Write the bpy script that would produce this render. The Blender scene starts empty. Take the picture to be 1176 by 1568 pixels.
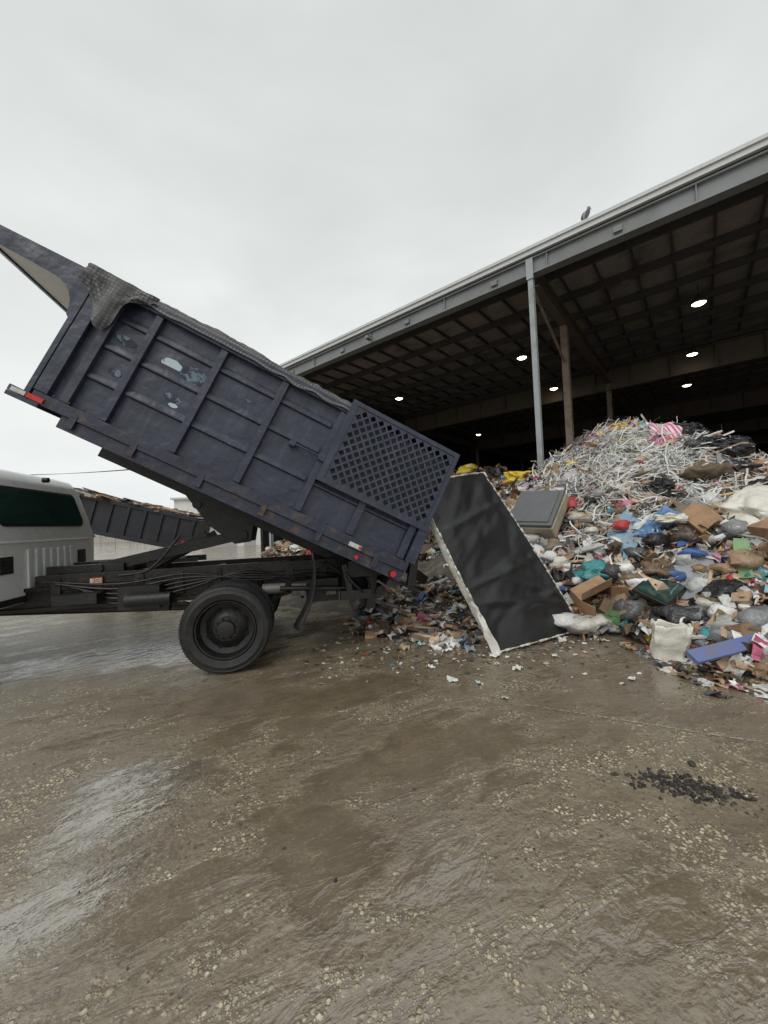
import bpy, bmesh, math, random
from mathutils import Vector, Matrix, Euler, noise
random.seed(7)
S=bpy.context.scene
rad=math.radians
# ---------------------------------------------------------------- node helpers
class NT:
    def __init__(s,nt): s.nt=nt
    def n(s,t,ins=None,**p):
        nd=s.nt.nodes.new(t)
        for k,v in p.items(): setattr(nd,k,v)
        if ins:
            for k,v in ins.items():
                sk=nd.inputs[k]
                if hasattr(v,'is_linked'): s.nt.links.new(v,sk)
                else: sk.default_value=v
        return nd
    def math(s,op,a,b=0.0,clamp=False):
        nd=s.n('ShaderNodeMath',{0:a,1:b},operation=op); nd.use_clamp=clamp; return nd.outputs[0]
    def mix(s,f,a,b,blend='MIX'):
        nd=s.nt.nodes.new('ShaderNodeMix'); nd.data_type='RGBA'; nd.blend_type=blend
        for i,v in ((0,f),(6,a),(7,b)):
            if hasattr(v,'is_linked'): s.nt.links.new(v,nd.inputs[i])
            else:
                if i>0 and len(v)==3: v=(*v,1)
                nd.inputs[i].default_value=v
        return nd.outputs[2]
    def ramp(s,v,a,b,ca=(0,0,0,1),cb=(1,1,1,1)):
        nd=s.n('ShaderNodeValToRGB',{0:v}); e=nd.color_ramp.elements
        e[0].position=a; e[1].position=b; e[0].color=ca; e[1].color=cb
        return nd.outputs[0]
    def noise(s,vec,scale,detail=4,rough=.55,dist=0):
        return s.n('ShaderNodeTexNoise',{'Vector':vec,'Scale':scale,'Detail':detail,'Roughness':rough,'Distortion':dist}).outputs[0]
def mat_new(name):
    m=bpy.data.materials.new(name); m.use_nodes=True
    nt=m.node_tree; b=nt.nodes['Principled BSDF']
    return m,NT(nt),b
def mat(name,col,rough=.5,metal=0,var=.25,scale=6,dirt=None,dirt_amt=.4,bump=.0,bscale=40,spec=.5,dthr=(.5,.65)):
    m,g,b=mat_new(name)
    tc=g.n('ShaderNodeTexCoord').outputs['Object']
    nz=g.noise(tc,scale,4,.6)
    lo=tuple(max(0,c*(1-var)) for c in col); hi=tuple(min(1,c*(1+var)) for c in col)
    c=g.mix(nz,lo,hi)
    r=g.math('ADD',g.math('MULTIPLY',nz,.25),rough-.12)
    if dirt:
        nz2=g.noise(tc,scale*.6,6,.7,.3)
        f=g.math('MULTIPLY',g.ramp(nz2,*dthr),dirt_amt)
        c=g.mix(f,c,dirt)
        r=g.math('ADD',r,g.math('MULTIPLY',f,.3))
    g.nt.links.new(c,b.inputs['Base Color']); g.nt.links.new(r,b.inputs['Roughness'])
    b.inputs['Metallic'].default_value=metal; b.inputs['Specular IOR Level'].default_value=spec
    if bump:
        bn=g.n('ShaderNodeBump',{'Height':g.noise(tc,bscale,3),'Strength':bump,'Distance':.02})
        g.nt.links.new(bn.outputs[0],b.inputs['Normal'])
    return m
# ---------------------------------------------------------------- mesh builder
class MB:
    def __init__(s): s.v=[];s.f=[];s.c=[];s.m=[]
    def add(s,vs,fs,M=None,col=(1,1,1),mi=0):
        o=len(s.v)
        for p in vs:
            p=Vector(p)
            if M is not None: p=M@p
            s.v.append(p); s.c.append((*col,1))
        for f in fs: s.f.append([i+o for i in f]); s.m.append(mi)
    def box(s,x0,x1,y0,y1,z0,z1,M=None,col=(1,1,1),mi=0):
        vs=[(x,y,z) for z in (z0,z1) for y in (y0,y1) for x in (x0,x1)]
        s.add(vs,[(0,2,3,1),(4,5,7,6),(0,1,5,4),(2,6,7,3),(0,4,6,2),(1,3,7,5)],M,col,mi)
    def beam(s,a,b,w,h=None,col=(1,1,1),mi=0,up=(0,0,1)):
        a=Vector(a);b=Vector(b);h=h or w;d=b-a;L=d.length;x=d.normalized();u=Vector(up)
        if abs(x.dot(u))>.98:u=Vector((0,1,0))
        y=u.cross(x).normalized();z=x.cross(y)
        M=Matrix((( x.x,y.x,z.x,a.x),(x.y,y.y,z.y,a.y),(x.z,y.z,z.z,a.z),(0,0,0,1)))
        s.box(0,L,-w/2,w/2,-h/2,h/2,M,col,mi)
    def cyl(s,a,b,r,r2=None,n=20,col=(1,1,1),mi=0,cap=True):
        a=Vector(a);b=Vector(b);r2=r if r2 is None else r2
        x=(b-a).normalized();u=Vector((0,0,1)) if abs(x.z)<.95 else Vector((0,1,0))
        y=u.cross(x).normalized();z=x.cross(y);vs=[]
        for P,R in ((a,r),(b,r2)):
            for i in range(n):
                t=2*math.pi*i/n; vs.append(P+R*(math.cos(t)*y+math.sin(t)*z))
        fs=[(i,(i+1)%n,n+(i+1)%n,n+i) for i in range(n)]
        if cap: fs+= [tuple(range(n))[::-1],tuple(range(n,2*n))]
        s.add(vs,fs,None,col,mi)
    def hose(s,pts,r,mi=0,n=8,seg=14):
        pts=[Vector(p) for p in pts]; P=[pts[0]]+pts+[pts[-1]]; out=[]
        for k in range(1,len(P)-2):
            for i in range(seg):
                t=i/seg;a,b,c,d=P[k-1],P[k],P[k+1],P[k+2]
                out.append(.5*((2*b)+(c-a)*t+(2*a-5*b+4*c-d)*t*t+(3*b-a-3*c+d)*t**3))
        out.append(pts[-1])
        for a,b in zip(out,out[1:]): s.cyl(a,b,r,n=n,mi=mi,cap=False)
    def lathe(s,prof,c,n=40,col=(1,1,1),mi=0,axis='Y'):
        vs=[];fs=[];c=Vector(c)
        for (r,y) in prof:
            for i in range(n):
                t=2*math.pi*i/n
                vs.append(c+Vector((r*math.cos(t),y,r*math.sin(t)) if axis=='Y' else (r*math.cos(t),r*math.sin(t),y)))
        for k in range(len(prof)-1):
            for i in range(n):
                fs.append((k*n+i,k*n+(i+1)%n,(k+1)*n+(i+1)%n,(k+1)*n+i))
        s.add(vs,fs,None,col,mi)
    def prism(s,poly,y0,y1,M=None,col=(1,1,1),mi=0):
        n=len(poly)
        vs=[(p[0],y0,p[1]) for p in poly]+[(p[0],y1,p[1]) for p in poly]
        fs=[tuple(range(n)),tuple(range(n,2*n))[::-1]]+[(i,n+i,n+(i+1)%n,(i+1)%n) for i in range(n)]
        s.add(vs,fs,M,col,mi)
    def obj(s,name,mats,parent=None,smooth=False,bevel=0,recalc=True,smooth_mi=None):
        me=bpy.data.meshes.new(name); me.from_pydata(s.v,[],s.f)
        if not isinstance(mats,(list,tuple)): mats=[mats]
        for m in mats: me.materials.append(m)
        me.polygons.foreach_set('material_index',s.m)
        ca=me.color_attributes.new('Col','FLOAT_COLOR','POINT')
        ca.data.foreach_set('color',[x for c in s.c for x in c])
        if recalc:
            bm=bmesh.new(); bm.from_mesh(me); bmesh.ops.recalc_face_normals(bm,faces=bm.faces); bm.to_mesh(me); bm.free()
        if smooth:
            me.polygons.foreach_set('use_smooth',[True]*len(me.polygons))
        if smooth_mi is not None:
            me.polygons.foreach_set('use_smooth',[q in smooth_mi for q in s.m])
        me.update()
        o=bpy.data.objects.new(name,me); S.collection.objects.link(o)
        if smooth=='auto':
            md=o.modifiers.new('es','EDGE_SPLIT'); md.split_angle=rad(35)
        if bevel:
            md=o.modifiers.new('bv','BEVEL'); md.width=bevel; md.segments=2; md.limit_method='ANGLE'; md.angle_limit=rad(40)
            me.polygons.foreach_set('use_smooth',[True]*len(me.polygons)); md.harden_normals=True
        if parent: o.parent=parent
        return o
def empty(name,loc=(0,0,0),rot=(0,0,0),parent=None):
    o=bpy.data.objects.new(name,None); S.collection.objects.link(o); o.location=loc; o.rotation_euler=rot
    o.empty_display_size=.3
    if parent:o.parent=parent
    return o
# ---------------------------------------------------------------- world
w=bpy.data.worlds.new("World"); S.world=w; w.use_nodes=True
g=NT(w.node_tree); bg=w.node_tree.nodes['Background']
sky=g.n('ShaderNodeTexSky'); sky.sky_type='NISHITA'; sky.sun_disc=False
sky.sun_elevation=rad(50); sky.sun_rotation=rad(200); sky.air_density=1; sky.dust_density=4
gen=g.n('ShaderNodeTexCoord').outputs['Generated']
mp=g.n('ShaderNodeMapping',{'Vector':gen,'Scale':(1,1,2.2)}).outputs[0]
nz=g.noise(mp,1.7,4,.5,.4)
sep=g.n('ShaderNodeSeparateXYZ',{0:gen})
rp=g.n('ShaderNodeValToRGB',{0:sep.outputs[2]}); e=rp.color_ramp.elements
e[0].position=0;e[0].color=(.96,.985,.99,1);e[1].position=1;e[1].color=(.85,.88,.865,1)
for p,c in ((.3,(.90,.935,.915,1)),(.6,(.83,.865,.845,1)),(.8,(.74,.77,.75,1))):
    x=rp.color_ramp.elements.new(p);x.color=c
cl=g.mix(1.0,rp.outputs[0],g.ramp(nz,.3,.7,(.84,.84,.845,1),(1.06,1.06,1.055,1)),'MULTIPLY')
sc=g.n('ShaderNodeVectorMath',{0:cl},operation='SCALE'); sc.inputs['Scale'].default_value=10.0
mx=g.mix(.94,sky.outputs[0],sc.outputs[0])
w.node_tree.links.new(mx,bg.inputs[0]); bg.inputs[1].default_value=.1
sun=bpy.data.lights.new('sun','SUN'); sun.energy=1.2; sun.angle=rad(35); sun.color=(1,.98,.95)
so=bpy.data.objects.new('sun',sun); S.collection.objects.link(so); so.rotation_euler=(rad(38),0,rad(-25))
# ---------------------------------------------------------------- camera
cd=bpy.data.cameras.new('camera'); co=bpy.data.objects.new('camera',cd); S.collection.objects.link(co)
cd.sensor_fit='HORIZONTAL'; cd.sensor_width=24; cd.lens=24*600/1176; cd.clip_end=2000; cd.clip_start=.05
R=Matrix.Rotation(rad(91.5),4,'X')@Matrix.Rotation(rad(-2.5),4,'Z')
co.matrix_world=Matrix.Translation((0,0,1.4))@R
S.camera=co
S.view_settings.view_transform='Standard'; S.view_settings.look='None'; S.view_settings.exposure=0
# ---------------------------------------------------------------- materials
def paint(name,base,chip,thr,amt):
    m,g,b=mat_new(name)
    tc=g.n('ShaderNodeTexCoord').outputs['Object']
    n1=g.noise(tc,2.2,5,.65)
    c=g.mix(n1,tuple(x*.7 for x in base),tuple(x*1.4 for x in base))
    mpx=g.n('ShaderNodeMapping',{'Vector':tc,'Rotation':(0,rad(20),0),'Scale':(2.0,1,14)}).outputs[0]
    scr=g.noise(mpx,3.2,6,.75,.2)
    c=g.mix(g.math('MULTIPLY',g.ramp(scr,.58,.70),.45),c,(.14,.145,.165))
    mpz=g.n('ShaderNodeMapping',{'Vector':tc,'Rotation':(0,rad(27),0),'Scale':(9,1,.7)}).outputs[0]
    c=g.mix(g.math('MULTIPLY',g.ramp(g.noise(mpz,2.2,4,.6),.52,.72),.28),c,(.10,.098,.095))
    dn=g.noise(tc,6,7,.75,.3)
    c=g.mix(g.math('MULTIPLY',g.ramp(dn,*thr),amt),c,chip)
    g.nt.links.new(c,b.inputs['Base Color'])
    g.nt.links.new(g.math('ADD',.22,g.math('MULTIPLY',n1,.35)),b.inputs['Roughness'])
    h=g.math('ADD',g.noise(tc,3.4,3,.5),g.math('MULTIPLY',dn,.12))
    bn=g.n('ShaderNodeBump',{'Height':h,'Strength':.55,'Distance':.06})
    g.nt.links.new(bn.outputs[0],b.inputs['Normal']); return m
navy=paint('navy_paint',(.027,.033,.056),(.012,.012,.015),(.60,.66),.7)
navy_rust=paint('navy_paint_chipped',(.022,.026,.045),(.10,.055,.03),(.55,.61),.85)
blackm=mat('black_steel',(.009,.0085,.0085),.45,.0,.4,9,dirt=(.06,.042,.03),dirt_amt=.6,bump=.3,dthr=(.52,.72))
greasy=mat('greasy_steel',(.014,.012,.011),.42,.2,.5,12,dirt=(.095,.055,.033),dirt_amt=.7,bump=.3,dthr=(.50,.70))
rubber=mat('tyre_rubber',(.010,.010,.011),.5,0,.3,10,dirt=(.07,.055,.042),dirt_amt=.45,bump=.15,bscale=60,dthr=(.48,.7))
white_p=mat('white_paint',(.72,.74,.73),.28,0,.05,3,dirt=(.34,.30,.25),dirt_amt=.4,dthr=(.5,.8))
glass=mat('dark_glass',(.020,.055,.047),.08,0,.3,2,spec=1.0)  # green base colour stands in for the rear window's greenish reflection
redl=mat('red_lens',(.5,.02,.02),.2)
whitel=mat('white_lens',(.55,.55,.53),.25,dirt=(.2,.17,.14),dirt_amt=.5,scale=20)
orange=mat('orange_sticker',(.5,.12,.03),.4)
canvas=mat('pale_canvas',(.62,.60,.55),.7,0,.2,6)
tarp,g,b=mat_new('mesh_tarp')
tc=g.n('ShaderNodeTexCoord').outputs['Object']
wv=[g.n('ShaderNodeTexWave',{'Vector':tc,'Scale':9.0,'Distortion':1.2},bands_direction=d).outputs[1] for d in 'XZY']
f=g.math('MULTIPLY',g.math('ADD',g.math('ADD',wv[0],wv[1]),wv[2]),.33)
c=g.mix(g.ramp(f,.45,.8),(.05,.052,.054),(.18,.18,.18))
c=g.mix(g.ramp(g.noise(tc,4,5),.4,.7),c,(.10,.10,.098))
g.nt.links.new(c,b.inputs['Base Color']); b.inputs['Roughness'].default_value=.65
def vcol(name,rough,bump=.3,dirt=.45,spec=.4,bs=30):
    m,g,b=mat_new(name)
    tc=g.n('ShaderNodeTexCoord').outputs['Object']
    at=g.n('ShaderNodeAttribute',attribute_name='Col').outputs['Color']
    nz=g.noise(tc,9,5,.7)
    c=g.mix(g.math('MULTIPLY',g.ramp(nz,.46,.70),dirt),at,(.085,.065,.045))
    g.nt.links.new(c,b.inputs['Base Color'])
    b.inputs['Roughness'].default_value=rough; b.inputs['Specular IOR Level'].default_value=spec
    bn=g.n('ShaderNodeBump',{'Height':g.noise(tc,bs,3,.6,.6),'Strength':bump,'Distance':.04})
    g.nt.links.new(bn.outputs[0],b.inputs['Normal']); return m
trash_m=vcol('trash_mixed',.5,.3,.55)
trash_gl=vcol('trash_plastic',.28,.7,.25,.6,14)
base_m=mat('trash_base',(.075,.062,.05),.8,0,.5,5,dirt=(.25,.2,.15),dirt_amt=.6,bump=1.0,bscale=14)
# ---------------------------------------------------------------- ground
m,g,b=mat_new('wet_muddy_concrete')
tc=g.n('ShaderNodeTexCoord').outputs['Object']
sx=g.n('ShaderNodeSeparateXYZ',{0:tc})
yy=g.math('SUBTRACT',sx.outputs[1],g.math('ADD',g.math('MULTIPLY',sx.outputs[0],.42),g.math('MULTIPLY',g.math('MULTIPLY',sx.outputs[0],sx.outputs[0]),-.035)))
stv=g.n('ShaderNodeCombineXYZ',{0:g.math('MULTIPLY',sx.outputs[0],.7),1:g.math('MULTIPLY',yy,1.6),2:0.0}).outputs[0]
streak=g.noise(stv,1.9,6,.62,.5)
big=g.noise(tc,.75,5,.6,.3)
wob=g.math('MULTIPLY',g.math('SUBTRACT',g.noise(tc,2.4,5,.62),.5),2.0)
def ell(cx,cy,rx,ry,ang,lo=.7,hi=1.1):
    mpn=g.n('ShaderNodeMapping',{'Vector':tc,'Location':(cx,cy,0),'Rotation':(0,0,rad(ang)),'Scale':(rx,ry,1)},vector_type='TEXTURE').outputs[0]
    ln=g.n('ShaderNodeVectorMath',{0:mpn},operation='LENGTH').outputs['Value']
    return g.ramp(g.math('ADD',ln,wob),lo,hi,(1,1,1,1),(0,0,0,1))
pud=g.ramp(g.math('ADD',g.math('MULTIPLY',big,.5),g.math('MULTIPLY',streak,.5)),.485,.535)
for a in ((.35,2.45,.7,.32,25),(-.4,3.3,1.3,.35,15),(-.35,1.75,.3,.5,30)):
    pud=g.math('MAXIMUM',pud,ell(*a,.6,1.2))
gloss=g.math('MAXIMUM',ell(-1.40,2.15,.55,.40,32,.55,1.0),ell(-3.0,4.5,1.5,.6,12,.6,1.1))
gloss=g.math('MAXIMUM',gloss,g.math('MAXIMUM',ell(2.75,3.15,.25,.5,0,.5,1.3),ell(-1.35,1.5,.55,.25,35,.3,1.3)))
gloss=g.math('MAXIMUM',gloss,g.math('MULTIPLY',ell(.95,1.55,.35,.18,25,.2,1.5),.6))
pud=g.math('MAXIMUM',pud,gloss)
nse=g.noise(tc,3.3,5,.68)
expo=g.ramp(g.math('ADD',g.math('MULTIPLY',streak,.45),g.math('MULTIPLY',nse,.55)),.475,.53)
fine=g.noise(tc,34,3,.6)
v1=g.n('ShaderNodeTexVoronoi',{'Vector':tc,'Scale':50.0,'Randomness':1.0})
sv=g.n('ShaderNodeSeparateColor',{0:v1.outputs['Color']})
v2=g.n('ShaderNodeTexVoronoi',{'Vector':tc,'Scale':105.0,'Randomness':1.0})
sv2=g.n('ShaderNodeSeparateColor',{0:v2.outputs['Color']})
stone=g.math('MULTIPLY',g.ramp(v1.outputs['Distance'],.34,.55,(1,1,1,1),(0,0,0,1)),g.ramp(sv.outputs[0],.38,.55))
stone2=g.math('MULTIPLY',g.ramp(v2.outputs['Distance'],.32,.5,(1,1,1,1),(0,0,0,1)),g.ramp(sv2.outputs[0],.4,.6))
stone=g.math('MAXIMUM',stone,g.math('MULTIPLY',stone2,.8))
dryf=g.math('SUBTRACT',1.0,pud)
expd=g.math('MULTIPLY',expo,g.math('ADD',g.math('MULTIPLY',dryf,.92),.08))
mud=g.mix(g.ramp(streak,.35,.65),(.175,.138,.092),(.31,.262,.188))
mud=g.mix(g.math('MULTIPLY',g.ramp(fine,.42,.7),.4),mud,(.115,.088,.06))
mud=g.mix(g.math('MULTIPLY',pud,.85),mud,g.mix(g.ramp(nse,.35,.65),(.125,.093,.058),(.19,.147,.095)))
mud=g.mix(g.math('MULTIPLY',g.ramp(big,.5,.7),.3),mud,(.24,.22,.19))
scol=g.mix(sv.outputs[1],(.42,.33,.18),(.76,.67,.47))
col=g.mix(g.math('MULTIPLY',expd,.6),mud,(.13,.105,.075))
col=g.mix(g.math('MULTIPLY',stone,expd),col,scol)
darkst=g.math('MULTIPLY',g.math('MULTIPLY',g.ramp(sv.outputs[2],.88,.91),g.ramp(v1.outputs['Distance'],.25,.42,(1,1,1,1),(0,0,0,1))),g.math('ADD',g.math('MULTIPLY',dryf,.5),.05))
col=g.mix(darkst,col,(.04,.034,.03))
g.nt.links.new(col,b.inputs['Base Color'])
rgh=g.math('ADD',g.math('MULTIPLY',dryf,.14),g.math('ADD',.05,g.math('MULTIPLY',fine,.06)))
g.nt.links.new(rgh,b.inputs['Roughness'])
b.inputs['Specular IOR Level'].default_value=.8
ripv=g.n('ShaderNodeCombineXYZ',{0:g.math('MULTIPLY',sx.outputs[0],1.0),1:g.math('MULTIPLY',yy,1.35),2:0.0}).outputs[0]
rip=g.noise(ripv,7.5,4,.58,.5)
cw=g.math('MAXIMUM',g.math('MULTIPLY',gloss,g.math('ADD',.5,rip)),g.math('ADD',.14,g.math('MULTIPLY',pud,.30)),True)
g.nt.links.new(cw,b.inputs['Coat Weight'])
b.inputs['Coat IOR'].default_value=3.0; b.inputs['Coat Roughness'].default_value=.04
h=g.math('ADD',g.math('MULTIPLY',g.math('MULTIPLY',stone,expd),.7),g.math('MULTIPLY',g.math('MULTIPLY',fine,dryf),.5))
h=g.math('ADD',h,g.math('MULTIPLY',rip,g.math('ADD',.5,g.math('MULTIPLY',dryf,1.2))))
h=g.math('ADD',h,g.math('MULTIPLY',streak,1.6))
bn=g.n('ShaderNodeBump',{'Height':h,'Strength':.8,'Distance':.013})
g.nt.links.new(bn.outputs[0],b.inputs['Normal'])
b2=g.n('ShaderNodeBump',{'Height':g.math('ADD',rip,g.math('MULTIPLY',g.math('MULTIPLY',stone,dryf),.3)),'Strength':.65,'Distance':.012})
g.nt.links.new(b2.outputs[0],b.inputs['Coat Normal'])
gm=MB(); 
gm.add([(-600,-300,0),(600,-300,0),(600,900,0),(-600,900,0)],[(0,1,2,3)])
gm.obj('ground',m,recalc=False)
lm,g,b=mat_new('worn_line_paint')
tc=g.n('ShaderNodeTexCoord').outputs['Object']
g.nt.links.new(g.mix(g.noise(tc,14,4),(.25,.22,.17),(.5,.47,.42)),b.inputs['Base Color'])
g.nt.links.new(g.ramp(g.noise(tc,26,4,.7),.46,.54),b.inputs['Alpha']); b.inputs['Roughness'].default_value=.3
lb=MB()
a=Vector((.98,2.95,.004));bb=Vector((2.95,1.97,.004));d=(bb-a).normalized();nn=Vector((-d.y,d.x,0))*.012
lb.add([a-nn*.5,bb-nn,bb+nn,a+nn*.5],[(0,1,2,3)]); lb.obj('painted_line',lm,recalc=False)
# ================================================================ DUMP TRUCK
T=empty('dump_truck',(-1.58,3.81,0),(0,0,rad(12)))
W=2.35
holem=mat('painted_hole_shade',(.003,.003,.003),.9)  # shade of the rim hand holes, painted as black discs without openings
def wheel(name,x,y0,flip,r=.425,wd=.23,par=T,dish=.10):
    mb=MB(); sgn=-1 if flip else 1
    c=(x,y0,r)
    P=lambda rr,yy:(rr,yy*sgn)
    k=r/.425
    tyre=[P(.285*k,.02),P(.295*k,.002),P(.31*k,-.004),P(.345*k,-.010),P(.352*k,-.014),P(.36*k,-.010),P(.39*k,-.004),P(.395*k,-.007),P(.405*k,.0),P(.418*k,.016),P(r-.002,.032),P(r,.045)]
    gw=(wd-.09)/4
    for i in range(1,4):
        yv=.045+gw*i; tyre+=[P(r,yv-.007),P(r-.013,yv-.005),P(r-.013,yv+.005),P(r,yv+.007)]
    tyre+=[P(r,wd-.045),P(r-.006,wd-.025),P(.40*k,wd-.005),P(.30*k,wd),P(.285*k,wd-.02)]
    mb.lathe(tyre,c,72,mi=0)
    rim=[P(.287*k,.02),P(.28*k,.006),P(.27*k,.008),P(.262*k,.03),P(.25*k,dish),P(.20*k,dish+.02),P(.17*k,dish+.0),P(.12*k,dish-.03),P(.12*k,dish-.045),P(.085*k,dish-.05),P(.08*k,dish-.09),P(.05*k,dish-.10),P(.001,dish-.10)]
    mb.lathe(rim,c,40,mi=1)
    mb.lathe([P(.285*k,wd-.02),P(.15,wd-.05),P(.001,wd-.05)],c,40,mi=1)
    for i in range(10):
        t=i*math.tau/10; p=Vector((x+.102*k*math.cos(t),y0+(dish-.045)*sgn,r+.102*k*math.sin(t)))
        mb.cyl(p,p+Vector((0,-.03*sgn,0)),.012,n=6,mi=2)
    for i in range(8):
        t=(i+.5)*math.tau/8; p=Vector((x+.185*k*math.cos(t),y0+(dish+.012)*sgn,r+.185*k*math.sin(t)))
        mb.cyl(p,p+Vector((0,-.006*sgn,0)),.024,n=12,mi=3)
    for i in range(90):
        t=i*math.tau/90
        M=Matrix.Translation(c)@Matrix.Rotation(-t,4,'Y')
        ya,yb=sorted((.022*sgn,.045*sgn)); mb.box(r-.012,r+.0015,ya,yb,-.009,.004,M,mi=0)
    return mb.obj(name,[rubber,blackm,greasy,holem],par,smooth='auto')
wheel('rear_wheel_outer_near',0,.0,False)
wheel('rear_wheel_inner_near',0,.55,True)
wheel('rear_wheel_inner_far',0,W-.55,False)
wheel('rear_wheel_outer_far',0,W,True)
wheel('front_wheel_near',-4.15,.12,False)
wheel('front_wheel_far',-4.15,W-.12,True)
mb=MB()
mb.cyl((0,.3,.425),(0,W-.3,.425),.065)
mb.lathe([(.001,-.16),(.1,-.15),(.17,-.07),(.18,0),(.17,.07),(.1,.15),(.001,.16)],(0,W/2,.425),24)
mb.cyl((0,W/2,.44),(-3.3,W/2,.62),.045,n=12)
for yy in (.66,W-.66):
    for k in range(5):
        pts=[(-.7+.035*k*4,.66-.012*k-.03),(-.3,.57-.02*k),(0,.55-.02*k),(.35,.58-.02*k),(.72-.14*k,.68-.012*k-.03)]
        for i in range(4):
            mb.beam((pts[i][0],yy,pts[i][1]),(pts[i+1][0],yy,pts[i+1][1]),.07,.016)
    mb.cyl((.12,yy+.12,.42),(.3,yy+.12,.85),.035,n=12)
    mb.box(.68,.82,yy-.05,yy+.05,.6,.76); mb.box(-.8,-.68,yy-.05,yy+.05,.55,.72)
mb.obj('rear_axle',greasy,T,smooth='auto')
mb=MB()
for y0 in (.74,W-.82):
    mb.box(-5.2,1.42,y0,y0+.08,.62,.66); mb.box(-5.2,1.42,y0,y0+.08,.83,.87)
    mb.box(-5.2,1.42,y0+(.0 if y0>1 else .03),y0+(.014 if y0>1 else .045),.66,.83)
    mb.box(-2.0,1.5,y0+.005,y0+.075,.874,.99)
    for k in range(9):
        xx=-1.85+k*.4
        mb.box(xx,xx+.09,y0-.014,y0-.003,.70,.95)
        mb.cyl((xx+.045,y0-.024,.74),(xx+.045,y0-.01,.74),.014,n=6); mb.cyl((xx+.045,y0-.024,.91),(xx+.045,y0-.01,.91),.014,n=6)
for xx in (-2.4,-1.2,-.3,.5,1.3):
    mb.box(xx,xx+.08,.83,W-.83,.68,.95)
mb.box(1.42,1.50,.62,W-.62,.55,.86)
mb.obj('frame_rails',greasy,T,bevel=.004)
mb=MB()
for yy in (.92,W-.92):
    mb.beam((-1.45,yy,1.03),(.06,yy,1.33),.05,.12); mb.beam((-1.0,yy+.05,1.0),(-.35,yy+.05,1.35),.05,.10)
    mb.prism([(-.62,1.93),(-.05,1.64),(.20,1.47),(.16,1.24),(-.02,1.22),(-.30,1.45)],yy-.075,yy-.035)
    mb.cyl((.07,yy-.10,1.32),(.07,yy+.08,1.32),.06)
    mb.cyl((-.42,yy-.10,1.70),(-.42,yy+.08,1.70),.05)
    mb.beam((-1.95,yy-.03,1.03),(-1.2,yy-.03,1.03),.09,.09)
mb.cyl((-1.45,W/2,.98),(-.7,W/2,1.17),.085); mb.cyl((-.7,W/2,1.17),(.07,W/2,1.32),.045)
mb.cyl((.07,.86,1.32),(.07,W-.86,1.32),.05)
mb.cyl((-1.45,.82,1.03),(-1.45,W-.82,1.03),.05)
mb.obj('scissor_hoist',blackm,T,bevel=.004)
mb=MB()
mb.box(-1.72,-1.32,.50,.72,.70,.80); mb.box(-1.15,-.75,.55,.73,.60,.84)
mb.cyl((-1.05,.5,.70),(-.62,.5,.70),.07,n=16)
mb.box(.78,1.15,.55,.73,.52,.78); mb.cyl((.5,.45,.72),(1.3,.45,.66),.028,n=10)
mb.box(1.15,1.5,.3,.42,.56,.66); mb.beam((1.2,.36,.95),(1.3,.36,.45),.06,.09)
mb.cyl((1.0,.3,.99),(1.45,.55,.62),.022,n=8); mb.beam((1.48,W/2-.1,.42),(1.48,W/2-.1,.7),.12,.1)
mb.box(1.42,1.56,.5,W-.5,.44,.54); mb.cyl((1.5,W/2,.48),(1.78,W/2,.48),.05,n=12)
mb.box(1.2,1.6,.62,.70,.60,1.04)
mb.beam((1.56,.5,.98),(1.5,.5,.42),.10,.16); mb.box(1.25,1.62,.34,.50,.80,.98); mb.cyl((1.62,.36,.62),(1.62,.60,.62),.06,n=16)
for k in range(5):
    mb.hose([(-1.9+.1*k,.715,.93-.03*k),(-1.2,.70-.01*k,.86-.05*k),(-.5,.715,.92-.04*k),(.2,.70,.80+.03*k),(.9,.715,.84-.05*k),(1.4,.68,.72)],.009+.003*(k%2),n=6,seg=8)
mb.hose([(1.2,.40,1.0),(1.25,.30,.80),(1.42,.32,.62),(1.55,.5,.58)],.016); mb.hose([(1.35,.5,.95),(1.5,.42,.70),(1.45,.6,.5)],.012)
mb.hose([(-.6,.8,1.35),(-.9,.75,1.0),(-1.2,.72,.95)],.014)
mb.obj('chassis_fittings',blackm,T,bevel=.0,smooth='auto')
mb=MB()
mb.box(.62,.78,.56,.72,.60,.74); mb.box(1.0,1.12,.5,.6,.60,.68); mb.cyl((.3,.6,.70),(.55,.6,.70),.06,n=16)
mb.obj('galvanised_fittings',mat('dull_grey_metal',(.22,.20,.18),.5,.3,.3,14,dirt=(.08,.05,.03),dirt_amt=.8),T,smooth='auto')
mb=MB()
for y0 in (.0,W-.56):
    n=12;vs=[];fs=[]
    for i in range(n+1):
        t=i/n; xx=.86+.05*math.sin(t*2.6)-.22*t*t+(.05 if y0>1 else 0); zz=1.12-.78*t
        for q in range(5):
            yv=y0+.02+.13*q; vs.append((xx+.025*math.sin(q*1.6+t*2)*t,yv,zz))
    for i in range(n):
        for q in range(4): k=5*i+q; fs.append((k,k+1,k+6,k+5))
    mb.add(vs,fs)
o=mb.obj('mud_flaps',rubber,T,smooth=True); md=o.modifiers.new('s','SOLIDIFY'); md.thickness=.014
mb=MB(); mb.box(-1.48,-1.36,.718,.724,.88,.94); o=mb.obj('warning_sticker',orange,T)
mb=MB()
for k in range(3): mb.box(-1.43,-1.365,.7145,.7175,.887+.018*k,.895+.018*k)
mb.box(-1.475,-1.44,.7145,.7175,.89,.93)
mb.obj('warning_sticker_text',whitel,T)
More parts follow.
